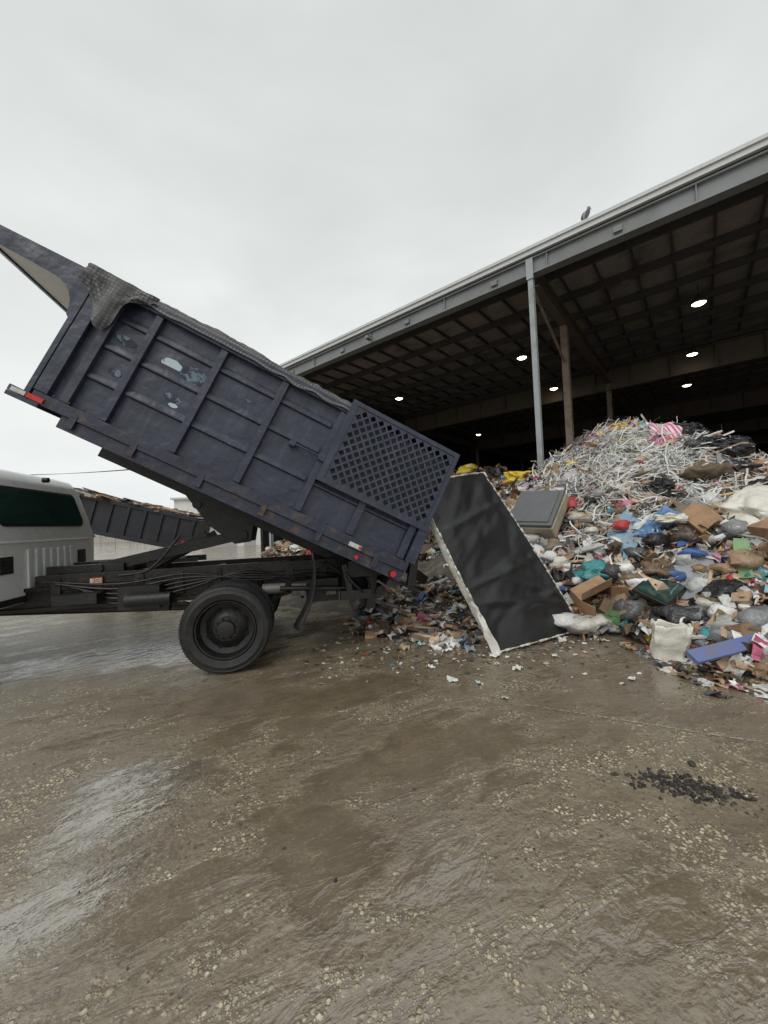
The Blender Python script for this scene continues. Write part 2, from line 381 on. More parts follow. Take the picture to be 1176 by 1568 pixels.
# cab
mb=MB()
prof=[(-2.10,.72),(-2.09,1.38),(-2.12,1.60),(-2.20,2.00),(-2.27,2.10),(-2.45,2.165),(-2.8,2.19),(-3.25,2.16),(-3.42,2.08),(-4.05,1.46),(-5.1,1.34),(-5.3,1.22),(-5.36,.68),(-4.62,.66),(-4.6,.85),(-4.4,1.0),(-3.9,1.0),(-3.7,.85),(-3.66,.66)]
def inset(z): return .0 if z<1.42 else .20*(z-1.42)/.7
vs=[];n=len(prof)
for (x,z) in prof: vs.append((x,.16+inset(z),z))
for (x,z) in prof: vs.append((x,W-.16-inset(z),z))
fs=[tuple(range(n)),tuple(range(n,2*n))[::-1]]+[(i,n+i,n+(i+1)%n,(i+1)%n) for i in range(n)]
mb.add(vs,fs); mb.obj('cab_body',white_p,T,bevel=.035)
mb=MB()
for i in range(7):
    y=.78+.13*i; mb.box(-2.095,-2.070,y,y+.06,.82,1.28)
mb.box(-2.098,-2.078,.3,W-.3,1.345,1.37)
mb.obj('cab_rear_ribs',white_p,T,bevel=.010)
def cabx(z):
    return -2.09-(z-1.38)*.03/.22 if z<1.60 else -2.12-(z-1.60)*.08/.4
mb=MB()
def rearpanel(mb,y0,y1,z0,z1,off,r,mi=0):
    pts=[]
    for (cy,cz,a0) in ((y1-r,z0+r,-90),(y1-r-.06,z1-r,0),(y0+r+.06,z1-r,90),(y0+r,z0+r,180)):
        for k in range(6):
            t=rad(a0+k*18); y=cy+r*math.cos(t); z=cz+r*math.sin(t); pts.append((cabx(z)+off,y,z))
    n=len(pts); q=[(p[0]-.03,p[1],p[2]) for p in pts]
    mb.add(pts+q,[tuple(range(n))]+[(i,(i+1)%n,n+(i+1)%n,n+i) for i in range(n)],mi=mi)
rearpanel(mb,.42,W-.42,1.52,1.94,.010,.09,0); rearpanel(mb,.445,W-.445,1.545,1.915,.016,.08,1)
mb.obj('cab_rear_window',[rubber,glass],T)
mb=MB()
for yy in (.40,W-.60):
    mb.box(-2.10,-2.083,yy,yy+.18,1.05,1.22); 
    for k in range(4): mb.box(-2.083,-2.076,yy+.02,yy+.16,1.075+.035*k,1.087+.035*k)
mb.cyl((-2.1,1.20,2.06),(-2.16,1.20,2.06),.03)
mb.box(-2.10,-2.084,.35,W-.35,.735,.80)
mb.obj('cab_vents',rubber,T,bevel=.012)
mb=MB()
for side in (0,1):
    def yy(z): return (.16+inset(z)-.006) if side==0 else (W-.16-inset(z)+.006)
    P=[(-2.45,1.50),(-3.9,1.50),(-3.38,1.99),(-2.5,1.99)]
    mb.add([(x,yy(z),z) for x,z in P],[(0,1,2,3)])
mb.add([(-3.52,.35,2.005),(-3.52,W-.35,2.005),(-4.04,W-.25,1.51),(-4.04,.25,1.51)],[(0,1,2,3)])
mb.obj('cab_windows',glass,T)
mb=MB()
mb.box(-5.50,-5.36,.1,W-.1,.5,.74); mb.box(-5.385,-5.35,.5,W-.5,.78,1.15)
mb.box(-3.6,-2.15,.08,.2,.46,.52); mb.box(-3.6,-2.15,W-.2,W-.08,.46,.52)
for yy in (-.12,W-.08): mb.box(-3.85,-3.75,yy,yy+.2,1.5,1.85)
mb.obj('bumper_grille_steps_mirrors',blackm,T,bevel=.02)
# ---------------- dump bed
B=empty('dump_bed',(1.776,0,.779),(0,rad(27.5),0),T)
L=3.86; Hh=1.42
def side(name,ys,sg):
    mb=MB()
    Y=lambda a,b: tuple(sorted((ys+sg*a,ys+sg*b)))
    y=Y(.055,.075); mb.box(-L,-.02,*y,.18,Hh-.03)
    for hh in (.50,.82,1.12):
        for a0,a1 in ((.05,1.28),(1.36,1.92),(1.99,2.57),(2.64,3.21),(3.29,3.56)):
            if a1<1.3 and hh>.55: continue
            P=[(0,.0),(-.030,.012),(-.030,.032),(0,.085)]
            vs=[]
            for xx in (-a1,-a0):
                for (dy,dz) in P: vs.append((xx,ys+sg*(.056+dy),hh+dz))
            mb.add(vs,[(0,1,5,4),(1,2,6,5),(2,3,7,6),(0,3,2,1),(4,5,6,7)])
    posts=[(1.30,.07),(1.95,.07),(2.60,.07),(3.25,.07),(3.60,.08),(3.80,.12)]
    for a,wd in posts:
        y=Y(-.004,.056); mb.box(-a-wd/2,-a+wd/2,*y,.20,Hh-.085)
    for a in (.72,.12):
        y=Y(-.002,.056); mb.box(-a-.04,-a+.04,*y,.20,.60)
    y=Y(-.012,.10); mb.box(-L-.0,-1.2,*y,Hh-.08,Hh)
    mb.obj(name,navy,B,bevel=.006)
    mb=MB()
    y=Y(-.016,.09); mb.box(-L+.02,0,*y,.09,.195)
    y=Y(.012,.11); mb.box(-L+.3,-.01,*y,-.03,.088)
    for a in (.35,1.0,1.6,2.25,2.9,3.45): mb.box(-a-.03,-a+.03,Y(-.022,.0)[0],Y(-.022,.0)[1],.0,.14)
    for k in range(26):
        a=.3+k*.135; 
        if random.random()<.5: mb.cyl((-a,ys-sg*.018,.20),(-a,ys-sg*.018,.225),.008,n=6)
    mb.obj(name+'_rail',navy_rust,B,bevel=.006)
side('bed_side_near',0,1); side('bed_side_far',W,-1)
def lattice(name,ys,sg):
    mb=MB(); y0,y1=sorted((ys-sg*.05,ys-sg*.012))
    A0,A1,Z0,Z1=-1.27,.02,.57,1.50
    fw=.045
    mb.box(A0,A1,y0,y1,Z0,Z0+fw);mb.box(A0,A1,y0,y1,Z1-fw,Z1);mb.box(A0,A0+fw*1.6,y0,y1,Z0+fw,Z1-fw);mb.box(A1-fw,A1,y0,y1,Z0+fw,Z1-fw)
    nx,nz=12,8; cw=(A1-A0-fw*2.6)/nx; ch=(Z1-Z0-2*fw)/nz
    yl=(y0+y1)/2; k=.70
    x0=A0+fw*1.6; z0=Z0+fw
    def cl(x,z): return (min(max(x,x0-.01),A1-fw+.01),min(max(z,z0-.01),Z1-fw+.01))
    for j in range(2*nz+1):
        for i in range(nx+1):
            cx=x0+cw*(i+(0 if j%2 else .5)); cz=z0+ch*j/2
            if cx>A1: continue
            out=[(cx-cw/2,cz),(cx,cz-ch/2),(cx+cw/2,cz),(cx,cz+ch/2)]
            inn=[(cx-cw/2*k,cz),(cx,cz-ch/2*k),(cx+cw/2*k,cz),(cx,cz+ch/2*k)]
            pts=[cl(*p) for p in out]+[cl(*p) for p in inn]
            vs=[(p[0],yl-.008,p[1]) for p in pts]+[(p[0],yl+.008,p[1]) for p in pts]
            fs=[]
            for q in range(4):
                r=(q+1)%4
                fs+=[(q,r,4+r,4+q),(8+q,12+q,12+r,8+r),(4+q,4+r,12+r,12+q)]
            edge = j in(0,2*nz) or i in (0,) and j%2 or cx>A1-fw-cw*.4
            if edge: fs=[(0,1,2,3),(8,11,10,9)]
            mb.add(vs,fs)
    return mb.obj(name,navy,B,recalc=False)
lattice('lattice_panel_near',0,1); lattice('lattice_panel_far',W,-1)
mb=MB()
mb.cyl((-1.62,-.03,.80),(-1.25,-.03,.80),.012,n=10); mb.box(-1.34,-1.27,-.045,.01,.76,.84); mb.box(-1.66,-1.60,-.04,.05,.77,.83)
mb.box(-.06,.05,-.04,.04,.2,.62)
mb.obj('latch',navy,B,bevel=.004)
mb=MB()
mb.box(-L,-.0,.09,W-.09,.10,.13)
mb.box(-L-.06,-L-.01,.0,W,.10,Hh-.0)
for yy in (.3,.75,1.2,1.65,2.05): mb.box(-L-.11,-L-.061,yy-.04,yy+.04,.1,Hh-.05)
mb.box(-L-.16,-L+.12,-.03,W+.03,.055,.098)
mb.box(-L-.16,-L-.13,-.03,W+.03,.099,.155)
mb.obj('headboard_and_floor',navy,B,bevel=.006)
mb=MB()
for yy in (.78,W-.86): mb.box(-L+.35,-.05,yy,yy+.08,-.15,.09)
for i in range(10): a=.25+i*.36; mb.box(-a-.03,-a+.03,.1,W-.1,.0,.085)
mb.box(-.12,.0,.05,W-.05,-.12,.09)
mb.prism([(-.55,-.02),(-.12,-.02),(-.16,-.34),(-.34,-.36)],.62,.70); mb.prism([(-.55,-.02),(-.12,-.02),(-.16,-.34),(-.34,-.36)],W-.70,W-.62)
mb.beam((-.04,.06,.55),(.14,.08,-.02),.05,.09); mb.beam((.0,.12,.15),(.34,.30,.10),.07,.10); mb.box(.02,.30,.2,.9,-.06,-.02)
mb.obj('bed_subframe',blackm,B,bevel=.004)
mb=MB()
def curved_gusset(y0,y1):
    poly=[(-L-.0,Hh+.0),(-4.88,Hh-.02),(-4.88,Hh-.17),(-4.2,Hh-.19)]
    for k in range(1,7):
        t=rad(90-15*k); 
        poly.append((-4.2+.26*math.cos(t)+.0,(Hh-.19-.28)+.28*math.sin(t)))
    poly.append((-L,Hh-.55))
    mb.prism(poly,y0,y1)
curved_gusset(-.012,.03); curved_gusset(W-.03,W+.012)
mb.box(-4.88,-4.82,.031,W-.031,Hh-.17,Hh-.03)
mb.obj('cab_shield_sides',navy,B,bevel=.004)
mb=MB(); mb.box(-4.82,-L-.115,.031,W-.031,Hh-.15,Hh-.13); mb.obj('cab_shield_plate',canvas,B)
mb=MB(); mb.box(-L-.0,-L+.14,-.0365,-.0315,.105,.15,mi=0)
mb.box(-L-.13,-L-.01,-.0365,-.0315,.105,.145,mi=1)
mb.box(-.68,-.54,-.024,-.017,.10,.145,mi=1); mb.box(-.57,-.54,-.026,-.024,.105,.14,mi=0)
mb.cyl((-.12,-.035,.02),(-.12,.012,.02),.032,n=20,mi=0); mb.cyl((-.12,-.02,.02),(-.12,.013,.02),.042,n=20,mi=2)
mb.cyl((-.55,-.03,.02),(-.55,.013,.02),.022,n=14,mi=0)
mb.obj('lamps_and_reflectors',[redl,whitel,blackm],B)
stk=mat('worn_sticker',(.12,.17,.22),.4,0,.5,18,dirt=(.022,.025,.042),dirt_amt=1,dthr=(.42,.5))
stkw=mat('white_sticker',(.42,.52,.56),.35,0,.1,18,dirt=(.03,.035,.05),dirt_amt=1,dthr=(.56,.60))
mb=MB()
def disc(cx,cz,rx,rz,mi,seed,half=False):
    vs=[(cx,.0515,cz)];n=28
    for i in range(n):
        t=i*math.tau/n; q=1+.16*noise.noise(Vector((seed+2*math.cos(t),2*math.sin(t),0)))
        z=rz*math.sin(t)*q
        if half: z=max(z,-rz*.25)
        vs.append((cx+rx*math.cos(t)*q,.0515,cz+z))
    mb.add(vs,[(0,i+1,(i+1)%n+1) for i in range(n)],mi=mi)
disc(-2.98,.965,.10,.065,1,1,True); disc(-2.76,.97,.13,.085,0,5); disc(-2.83,.68,.085,.045,0,9); disc(-2.80,.62,.045,.022,1,3)
disc(-3.44,.98,.11,.045,0,11); disc(-3.38,.66,.06,.04,0,14); disc(-2.2,1.0,.04,.012,0,17)
mb.obj('worn_stickers',[stk,stkw],B,recalc=False)
# tarp
mb=MB(); nx,ny=90,30; vs=[];fs=[]
for i in range(nx+1):
    a=1.22+(3.98-1.22)*i/nx
    for j in range(ny+1):
        y=-.035+(W+.07)*j/ny
        u=j/ny
        edge=min(u,1-u)
        bulge=.16*min(1,edge*5)**.5*(.5+.5*min(1,(a-1.15)/1.0))
        z=Hh+.008+bulge*(.8+.4*noise.noise(Vector((a*1.3,y,2))))+.035*abs(noise.noise(Vector((a*4,y*3,0))))+.02*noise.noise(Vector((a*11,y*8,0)))
        if j==0: z=Hh-.05-.06*abs(noise.noise(Vector((a*3,0,5))))
        vs.append((-a,y,z))
for i in range(nx):
    for j in range(ny): q=i*(ny+1)+j; fs.append((q,q+1,q+ny+2,q+ny+1))
mb.add(vs,fs)
n1,n2=22,16; vs=[];fs=[]
for i in range(n1+1):
    u=i/n1; a=3.96-.66*u
    drop=(.10+.40*math.exp(-((u-.42)/.26)**2)+.06*(1-u))
    for j in range(n2+1):
        v=j/n2
        sw=.035*math.sin(u*17+v*2)*v+.03*noise.noise(Vector((u*6,v*5,3)))
        vs.append((-a+.06*v*math.sin(u*5),-.04-.02*v-sw,Hh+.05-drop*v))
for i in range(n1):
    for j in range(n2): q=i*(n2+1)+j; fs.append((q,q+1,q+n2+2,q+n2+1))
mb.add(vs,fs)
mb.obj('mesh_tarp',tarp,B,smooth=True,recalc=False)
mb=MB()
def lump(mb,c,r,sq,col,seed,mi=0,sub=2,amp=.35):
    bm=bmesh.new(); bmesh.ops.create_icosphere(bm,subdivisions=sub,radius=1)
    vs=[]
    for v in bm.verts:
        p=v.co.copy(); k=1+amp*noise.noise(p*1.6+Vector((seed,seed*.3,0)))+amp*.5*abs(noise.noise(p*4+Vector((0,seed,0))))
        vs.append(Vector(c)+Vector((p.x*r*k,p.y*r*k,p.z*r*sq*k)))
    fs=[[q.index for q in f.verts] for f in bm.faces]; bm.free()
    mb.add(vs,fs,None,col,mi)
for i in range(9):
    lump(mb,(-.1-.28*i*random.uniform(.8,1.1),.6+random.random()*1.2,.35+random.random()*.3),.32,.8,random.choice([(.05,.05,.055),(.2,.15,.1),(.35,.34,.33),(.1,.07,.05)]),i*3.1,0)
lump(mb,(-.55,1.5,1.40),.3,.6,(.16,.15,.14),4.4)
mb.obj('load_debris',trash_m,B,smooth=True)
# ================================================================ BOX SPRING
C0=Vector((1.12,4.06,.02)); e1=Vector((.867,.498,0)); LB=1.38; vv=Vector((-.90,.27,1.95)); v1n=vv.normalized()
nn=e1.cross(v1n).normalized()
Bs=empty('box_spring')
fab=mat('black_underlining',(.015,.015,.016),.38,0,.35,4,bump=.25,bscale=60,spec=.55)
wfab=mat('dirty_white_ticking',(.62,.60,.55),.8,0,.15,8,dirt=(.2,.15,.1),dirt_amt=.6,bump=.4,bscale=50)
def bsp(u,v):
    bend=-.03*math.sin(math.pi*v)+.05*math.sin(math.pi*u)
    k=1-.09*(1-u)*1.0
    return C0+e1*(LB*(u*(1-.18*v)+.06*v)+.07*math.sin(v*math.pi)*u)+vv*v*k+nn*bend
mb=MB(); NU,NV=60,90; vs=[];fs=[]
def fold(c,wd): return math.exp(-(c/wd)**2)
for i in range(NU+1):
    for j in range(NV+1):
        u=i/NU;v=j/NV; p=bsp(u,v)
        em=min(1,min(u,1-u,v,1-v)*8)
        w1=noise.noise(Vector((u*2.0+v*1.5,v*8-u*3,1.3)))
        w2=noise.noise(Vector((u*5,v*7,4))); w4=noise.noise(Vector((u*4+v*3,v*22-u*9,7)))
        w3=.05*fold(v-.47+.25*u,.03)*u+.04*fold(v-.28+.12*u,.025)*(1-.4*u)+.03*fold(v-.36-.1*u,.02)+.02*fold(v-.70-.12*u,.02)+.03*fold(v-.16-.08*u,.02)*u
        dsp=max(-.045,w1*.05+w2*.018+w4*.012+w3-.02)
        p+=nn*(dsp*em)
        vs.append(p)
for i in range(NU):
    for j in range(NV): q=i*(NV+1)+j; fs.append((q,q+1,q+NV+2,q+NV+1))
mb.add(vs,fs); mb.obj('black_underside',fab,Bs,smooth=True)
mb=MB()
per=[(i/20,0) for i in range(20)]+[(1,j/30) for j in range(30)]+[(1-i/20,1) for i in range(20)]+[(0,1-j/30) for j in range(30)]
N_=len(per); th=.09; vs=[]
for k,(u,v) in enumerate(per):
    p=bsp(u,v); out=(e1*((u-.5)*2)+v1n*((v-.5)*2)).normalized()
    for q,t in enumerate((0,.3,.6,1)):
        vs.append(p-nn*(th*t)+out*(.01*math.sin(t*3.1)+.012*noise.noise(Vector((k*.5,t*3,0)))))
fs=[]
for k in range(N_):
    for q in range(3): fs.append((4*k+q,4*((k+1)%N_)+q,4*((k+1)%N_)+q+1,4*k+q+1))
mb.add(vs,fs)
vs=[bsp(i/12,j/18)-nn*th for i in range(13) for j in range(19)]
mb.add(vs,[(i*19+j,i*19+j+1,i*19+j+20,i*19+j+19) for i in range(12) for j in range(18)])
for k in range(N_):
    p=bsp(*per[k]);q=bsp(*per[(k+1)%N_]); j1=nn*(.006+.012*noise.noise(Vector((k*.7,0,0))))
    mb.cyl(p+j1,q+j1,.009+.005*math.sin(k*1.7),n=8)
mb.obj('white_sides',wfab,Bs,smooth=True)
mb=MB(); vs=[];fs=[]
for i in range(17):
    for j in range(9):
        u=i/16;v=j/8
        p=bsp(0,.0+.30*u)+nn*.03-e1*(.0+.09*v*(1-u*.8))+Vector((0,0,-.03*v))
        p+=Vector((noise.noise(p*9),noise.noise(p*9+Vector((5,0,0))),noise.noise(p*7)))*.045
        p.z=max(p.z,.012); vs.append(p)
for i in range(16):
    for j in range(8): q=i*9+j; fs.append((q,q+1,q+10,q+9))
mb.add(vs,fs); mb.obj('torn_cloth',wfab,Bs,smooth=True)
# ================================================================ TRASH PILE
mounds=[(5.05,8.4,4.6,3.2,.9),(6.4,6.1,3.9,1.65,.8),(5.2,4.9,2.7,.85,.8),(3.4,14.5,5.2,3.3,.9),(9.5,13.5,6,3.2,1),(-1.6,19,4.2,2.3,.9),(2.6,7.0,2.6,.9,1),(1.2,6.6,2.0,.45,1),(0,8.5,2.5,.6,1),(12,9,6,2.6,1),(9.5,5,4,1.8,1),(3.9,3.7,1.2,.3,.8)]
def PH(x,y):
    h=0
    for cx,cy,r,hh,p in mounds:
        d=math.hypot(x-cx,y-cy)/r
        if d<1:
            k=hh*(1-d)**p
            h=max(h,k)+.15*min(h,k)
    if h<=0: return -.05
    return h+min(1,h)*(.30*noise.noise(Vector((x*1.3,y*1.3,0)))+.12*noise.noise(Vector((x*4,y*4,0))))
mb=MB(); x0,x1,y0,y1,st_=-6.5,15,2.2,24,.16
nx=int((x1-x0)/st_);ny=int((y1-y0)/st_); vs=[];fs=[];hs={}
for i in range(nx+1):
    for j in range(ny+1):
        x=x0+i*st_;y=y0+j*st_;h=PH(x,y);hs[i,j]=h; vs.append((x,y,h-.04))
for i in range(nx):
    for j in range(ny):
        if max(hs[i,j],hs[i+1,j],hs[i,j+1],hs[i+1,j+1])>0: q=i*(ny+1)+j; fs.append((q,q+ny+1,q+ny+2,q+1))
mb.add(vs,fs,mi=0)
WHITE=[(.68,.68,.66),(.80,.80,.78),(.55,.55,.53),(.64,.61,.54)]
TAN=[(.45,.27,.15),(.50,.33,.20),(.34,.21,.12),(.40,.28,.19),(.58,.43,.29)]
GREY=[(.04,.04,.045),(.015,.015,.017),(.10,.10,.105),(.2,.2,.21),(.3,.31,.32)]
BROWN=[(.14,.085,.05),(.20,.135,.085),(.08,.055,.04)]
COL=[(.05,.12,.32),(.48,.04,.04),(.05,.28,.30),(.7,.52,.05),(.62,.15,.26),(.12,.24,.10),(.10,.24,.48),(.60,.26,.08),(.28,.45,.58)]
def pick(wts):
    r=random.random()*sum(wts)
    for wt,L_ in zip(wts,(WHITE,TAN,GREY,BROWN,COL)):
        r-=wt
        if r<=0: break
    c=random.choice(L_); k=random.uniform(.75,1.15); return tuple(min(.85,x*k) for x in c)
def rotm(t): return Euler((random.uniform(-t,t),random.uniform(-t,t),random.uniform(0,6.28))).to_matrix().to_4x4()
def nrm(x,y):
    d=.15; n=Vector((PH(x-d,y)-PH(x+d,y),PH(x,y-d)-PH(x,y+d),2*d)).normalized()
    return n.to_track_quat('Z','Y').to_matrix().to_4x4()
def sheet(mb,M,w_,l_,col,cr,mi=0,n=4,fq=.9):
    sd=random.random()*99; vs=[(w_*(i/n-.5)+cr*w_*.3*noise.noise(Vector((i,j,sd))),l_*(j/n-.5)+cr*l_*.3*noise.noise(Vector((i,j,sd+7))),cr*(w_+l_)*.5*noise.noise(Vector((i*fq,j*fq,sd+3)))) for i in range(n+1) for j in range(n+1)]
    mb.add(vs,[(i*(n+1)+j,(i+1)*(n+1)+j,(i+1)*(n+1)+j+1,i*(n+1)+j+1) for i in range(n) for j in range(n)],M,col,mi)
def strip(mb,M,l_,w_,col,mi=0,n=7,zk=.12):
    sd=random.random()*99; cv=random.uniform(-1.2,1.2); vs=[];x=y=z=0;a=0
    for i in range(n+1):
        vs+=[(x,y-w_/2,z),(x+w_*.2,y+w_/2,z+w_*.4)]
        a+=cv*.25+noise.noise(Vector((i,sd,0)))*.9; x+=math.cos(a)*l_/n; y+=math.sin(a)*l_/n; z+=noise.noise(Vector((i*.7,sd,5)))*l_*zk
    mb.add(vs,[(2*i,2*i+2,2*i+3,2*i+1) for i in range(n)],M,col,mi)
def cbox(mb,M,a,b,c,col,mi=0):
    j=lambda:random.uniform(-.08,.08)
    vs=[(sx*a*(.5+j()),sy*b*(.5+j()),sz*c*(.5+j())) for sz in(-1,1) for sy in(-1,1) for sx in(-1,1)]
    mb.add(vs,[(0,2,3,1),(4,5,7,6),(0,1,5,4),(2,6,7,3),(0,4,6,2),(1,3,7,5)],M,col,mi)
def item(mb,x,y,wts,sz=1,zoff=.02):
    h=max(0,PH(x,y)); M=Matrix.Translation((x,y,h+zoff+random.random()*.07*sz))@nrm(x,y)
    t=random.random()
    if t<.48:
        sheet(mb,M@rotm(.7),sz*random.uniform(.06,.28),sz*random.uniform(.08,.34),pick(wts),random.uniform(.2,.7),1 if random.random()<.35 else 2,5)
    elif t<.62:
        cbox(mb,M@rotm(.8),sz*random.uniform(.06,.24),sz*random.uniform(.05,.18),sz*random.uniform(.02,.10),pick((.6,2.5,1.0,.8,.7)),2)
    elif t<.78:
        strip(mb,M@rotm(.5),sz*random.uniform(.2,.6),random.uniform(.010,.03),pick(wts),1)
    elif t<.87:
        cbox(mb,M@rotm(.5),sz*random.uniform(.3,.9),sz*random.uniform(.02,.08),.02*sz,pick((.7,1.8,.5,1.3,.3)),2)
    else:
        lump(mb,M.translation,sz*random.uniform(.06,.18),random.uniform(.4,.8),pick((1.2,.6,1.3,.6,.5)),random.random()*50,1,2,.7)
cnt=0
while cnt<6900:
    x=random.uniform(1.5,9.5);y=random.uniform(2.4,10.5)
    h=PH(x,y)
    if h<.03: continue
    if random.random()>min(1,22/(x*x+y*y)*1.6): continue
    if y>9.2 and h<2: continue
    if math.hypot(x-1.6,y-4.6)<.45: continue
    cnt+=1; item(mb,x,y,(2.6,2.0,1.5,1.2,.8),random.choice((.4,.6,.8,1.1)))
cnt=0
while cnt<230:
    x=random.uniform(2,9);y=random.uniform(2.8,9.5)
    h=PH(x,y)
    if h<.12 or math.hypot(x-1.6,y-4.6)<.8: continue
    if math.hypot(x-4.3,y-7.1)<1.4 and random.random()<.85: continue
    cnt+=1; M=Matrix.Translation((x,y,h+.03))@nrm(x,y); t=random.random()
    if t<.34: lump(mb,M.translation,random.uniform(.12,.24),random.uniform(.45,.7),pick((1.0,.5,2.4,1,.6)),random.random()*99,1,3,.9)
    elif t<.70: sheet(mb,M@rotm(.45),random.uniform(.25,.6),random.uniform(.2,.5),pick((1.5,2.0,1.0,.9,.7)),random.uniform(.25,.6),1,12,.55)
    elif t<.85: cbox(mb,M@rotm(.5),random.uniform(.25,.5),random.uniform(.2,.35),random.uniform(.04,.16),pick((.6,3,1.0,.8,.4)),2)
    else: cbox(mb,M@rotm(.5),random.uniform(.7,1.4),random.uniform(.05,.14),.03,pick((.8,1.6,.3,1.3,.4)),2)
def onpile(cx,cy,sx_,sy_,lo):
    while True:
        x=random.gauss(cx,sx_);y=random.gauss(cy,sy_)
        if PH(x,y)>lo: return x,y
for k in range(6200):
    x,y=onpile(4.3,6.85,.82,.85,.5)
    M=Matrix.Translation((x,y,PH(x,y)+random.random()*.10+.05))@nrm(x,y)@rotm(.28)
    strip(mb,M,random.uniform(.15,.6),random.uniform(.007,.024),random.choice(WHITE) if random.random()<.94 else random.choice(GREY+TAN),1,8,.10)
for k in range(1500):
    x,y=onpile(4.4,6.7,1.0,1.05,.4)
    M=Matrix.Translation((x,y,PH(x,y)+.06))@nrm(x,y)@rotm(.6)
    sheet(mb,M,random.uniform(.05,.2),random.uniform(.06,.22),pick((6,1,.3,.2,.4)),.6,1,5)
for k in range(90):
    x,y=onpile(5.0,7.7,.5,.4,1.4)
    M=Matrix.Translation((x,y,PH(x,y)+.15))@nrm(x,y)@rotm(.5)
    sheet(mb,M,random.uniform(.08,.25),random.uniform(.1,.35),random.choice(((.75,.6,.06),(.75,.6,.06),(.65,.15,.3),(.1,.4,.45),(.1,.25,.6))),.5,1,6)
cnt=0
while cnt<2600:
    x=random.uniform(-6,13);y=random.uniform(9,22)
    if PH(x,y)<.1: continue
    cnt+=1; item(mb,x,y,(.7,2.3,.9,2.0,.3),random.choice((1,1.4,1.9)))
cnt=0
while cnt<600:
    x=random.uniform(-6,2);y=random.uniform(14.5,20)
    if PH(x,y)<.05: continue
    cnt+=1; item(mb,x,y,(2.5,2,1.5,1,.8),random.choice((1,1.5,2)))
cnt=0
while cnt<950:
    x=random.gauss(.75,.65);y=random.gauss(5.1,.55)
    if y<4.35+abs(x-.75)*.5 or x<-.5 or x>2.6: continue
    cnt+=1; M=Matrix.Translation((x,y,max(0,PH(x,y))+.02+random.random()*.12*max(0,min(1,(y-4.4)))))@rotm(.5)
    if random.random()<.6: sheet(mb,M,random.uniform(.04,.22),random.uniform(.05,.25),pick((1.8,1.8,2,1.5,.6)),.5,2)
    else: cbox(mb,M,random.uniform(.05,.4),random.uniform(.04,.15),random.uniform(.01,.05),pick((.6,1.8,2.2,1.6,.4)),2)
mb.obj('trash_pile',[base_m,trash_gl,trash_m],recalc=False,smooth_mi=(1,))
def place(o,loc,rot,): o.location=loc; o.rotation_euler=tuple(rad(r) for r in rot); return o
cardb=mat('cardboard',(.38,.235,.135),.8,0,.25,4,dirt=(.15,.09,.055),dirt_amt=.7,bump=.4,bscale=9,dthr=(.42,.65))
def cardboard_box(loc,rot,a,b,c):
    mb=MB(); t=.006; sq=random.uniform(-.25,.25)
    Sh_=Matrix(((1,0,sq,0),(0,1,-sq*.6,0),(0,0,1,0),(0,0,0,1)))
    mb.box(-a/2,a/2,-b/2,-b/2+t,0,c,Sh_);mb.box(-a/2,a/2,b/2-t,b/2,0,c,Sh_);mb.box(-a/2,-a/2+t,-b/2+t,b/2-t,0,c,Sh_);mb.box(a/2-t,a/2,-b/2+t,b/2-t,0,c,Sh_);mb.box(-a/2+t,a/2-t,-b/2+t,b/2-t,0,t,Sh_)
    for sg,ax in ((-1,'y'),(1,'y'),(-1,'x'),(1,'x')):
        fl=(b if ax=='y' else a)*.45; ang=random.uniform(-1.5,1.5)
        if ax=='y':
            M=Sh_@Matrix.Translation((0,sg*(b/2-t/2),c))@Matrix.Rotation(-sg*(ang),4,'X'); mb.box(-a/2+.004,a/2-.004,-t/2,t/2,0,fl,M)
        else:
            M=Sh_@Matrix.Translation((sg*(a/2-t/2),0,c))@Matrix.Rotation(sg*(ang),4,'Y'); mb.box(-t/2,t/2,-b/2+.008,b/2-.008,0,fl,M)
    return place(mb.obj('cardboard_box',cardb),loc,rot)
def zp(x,y,o=0): return max(0,PH(x,y))+o
cardboard_box((2.5,5.0,zp(2.5,5.0,.12)),(115,-20,10),.44,.30,.26)
cardboard_box((4.05,4.95,zp(4.05,4.95,.0)),(-40,20,70),.4,.3,.2)
cardboard_box((5.3,5.7,zp(5.3,5.7,.02)),(150,15,20),.6,.42,.28)
cardboard_box((4.3,4.35,zp(4.3,4.35,.04)),(10,60,10),.55,.4,.1)
bl=mat('blue_grey_board',(.13,.17,.36),.5,0,.15,5,dirt=(.2,.17,.13),dirt_amt=.6,dthr=(.45,.6))
mb=MB(); mb.box(-.55,.55,-.06,.06,-.02,.02); place(mb.obj('blue_board',bl,bevel=.006),(3.0,3.38,.22),(35,-4,14))
sackm=mat('white_plastic_sack',(.72,.70,.62),.35,0,.08,5,dirt=(.40,.35,.24),dirt_amt=.6,bump=.5,bscale=18)
def sack(name,loc,rot,sx,sy,sz,seed,m=sackm,amp=.22,rnd=.45):
    mb=MB(); bm=bmesh.new(); bmesh.ops.create_cube(bm,size=2); bmesh.ops.subdivide_edges(bm,edges=bm.edges,cuts=20,use_grid_fill=True)
    vs=[]
    for v in bm.verts:
        p=v.co; q=p.normalized()*1.15; r=p.lerp(q,rnd)
        rd=1-abs(noise.noise(r*2.6+Vector((0,seed,0))))
        k=1+amp*noise.noise(r*1.3+Vector((seed,0,0)))+amp*.55*(rd-.7)+amp*.35*(1-abs(noise.noise(r*6+Vector((seed,0,0)))))
        vs.append((r.x*sx/2*k,r.y*sy/2*k,r.z*sz/2*k))
    mb.add(vs,[[q.index for q in f.verts] for f in bm.faces]); bm.free()
    return place(mb.obj(name,m,smooth=True),loc,rot)
mb=MB(); vs=[];n=64
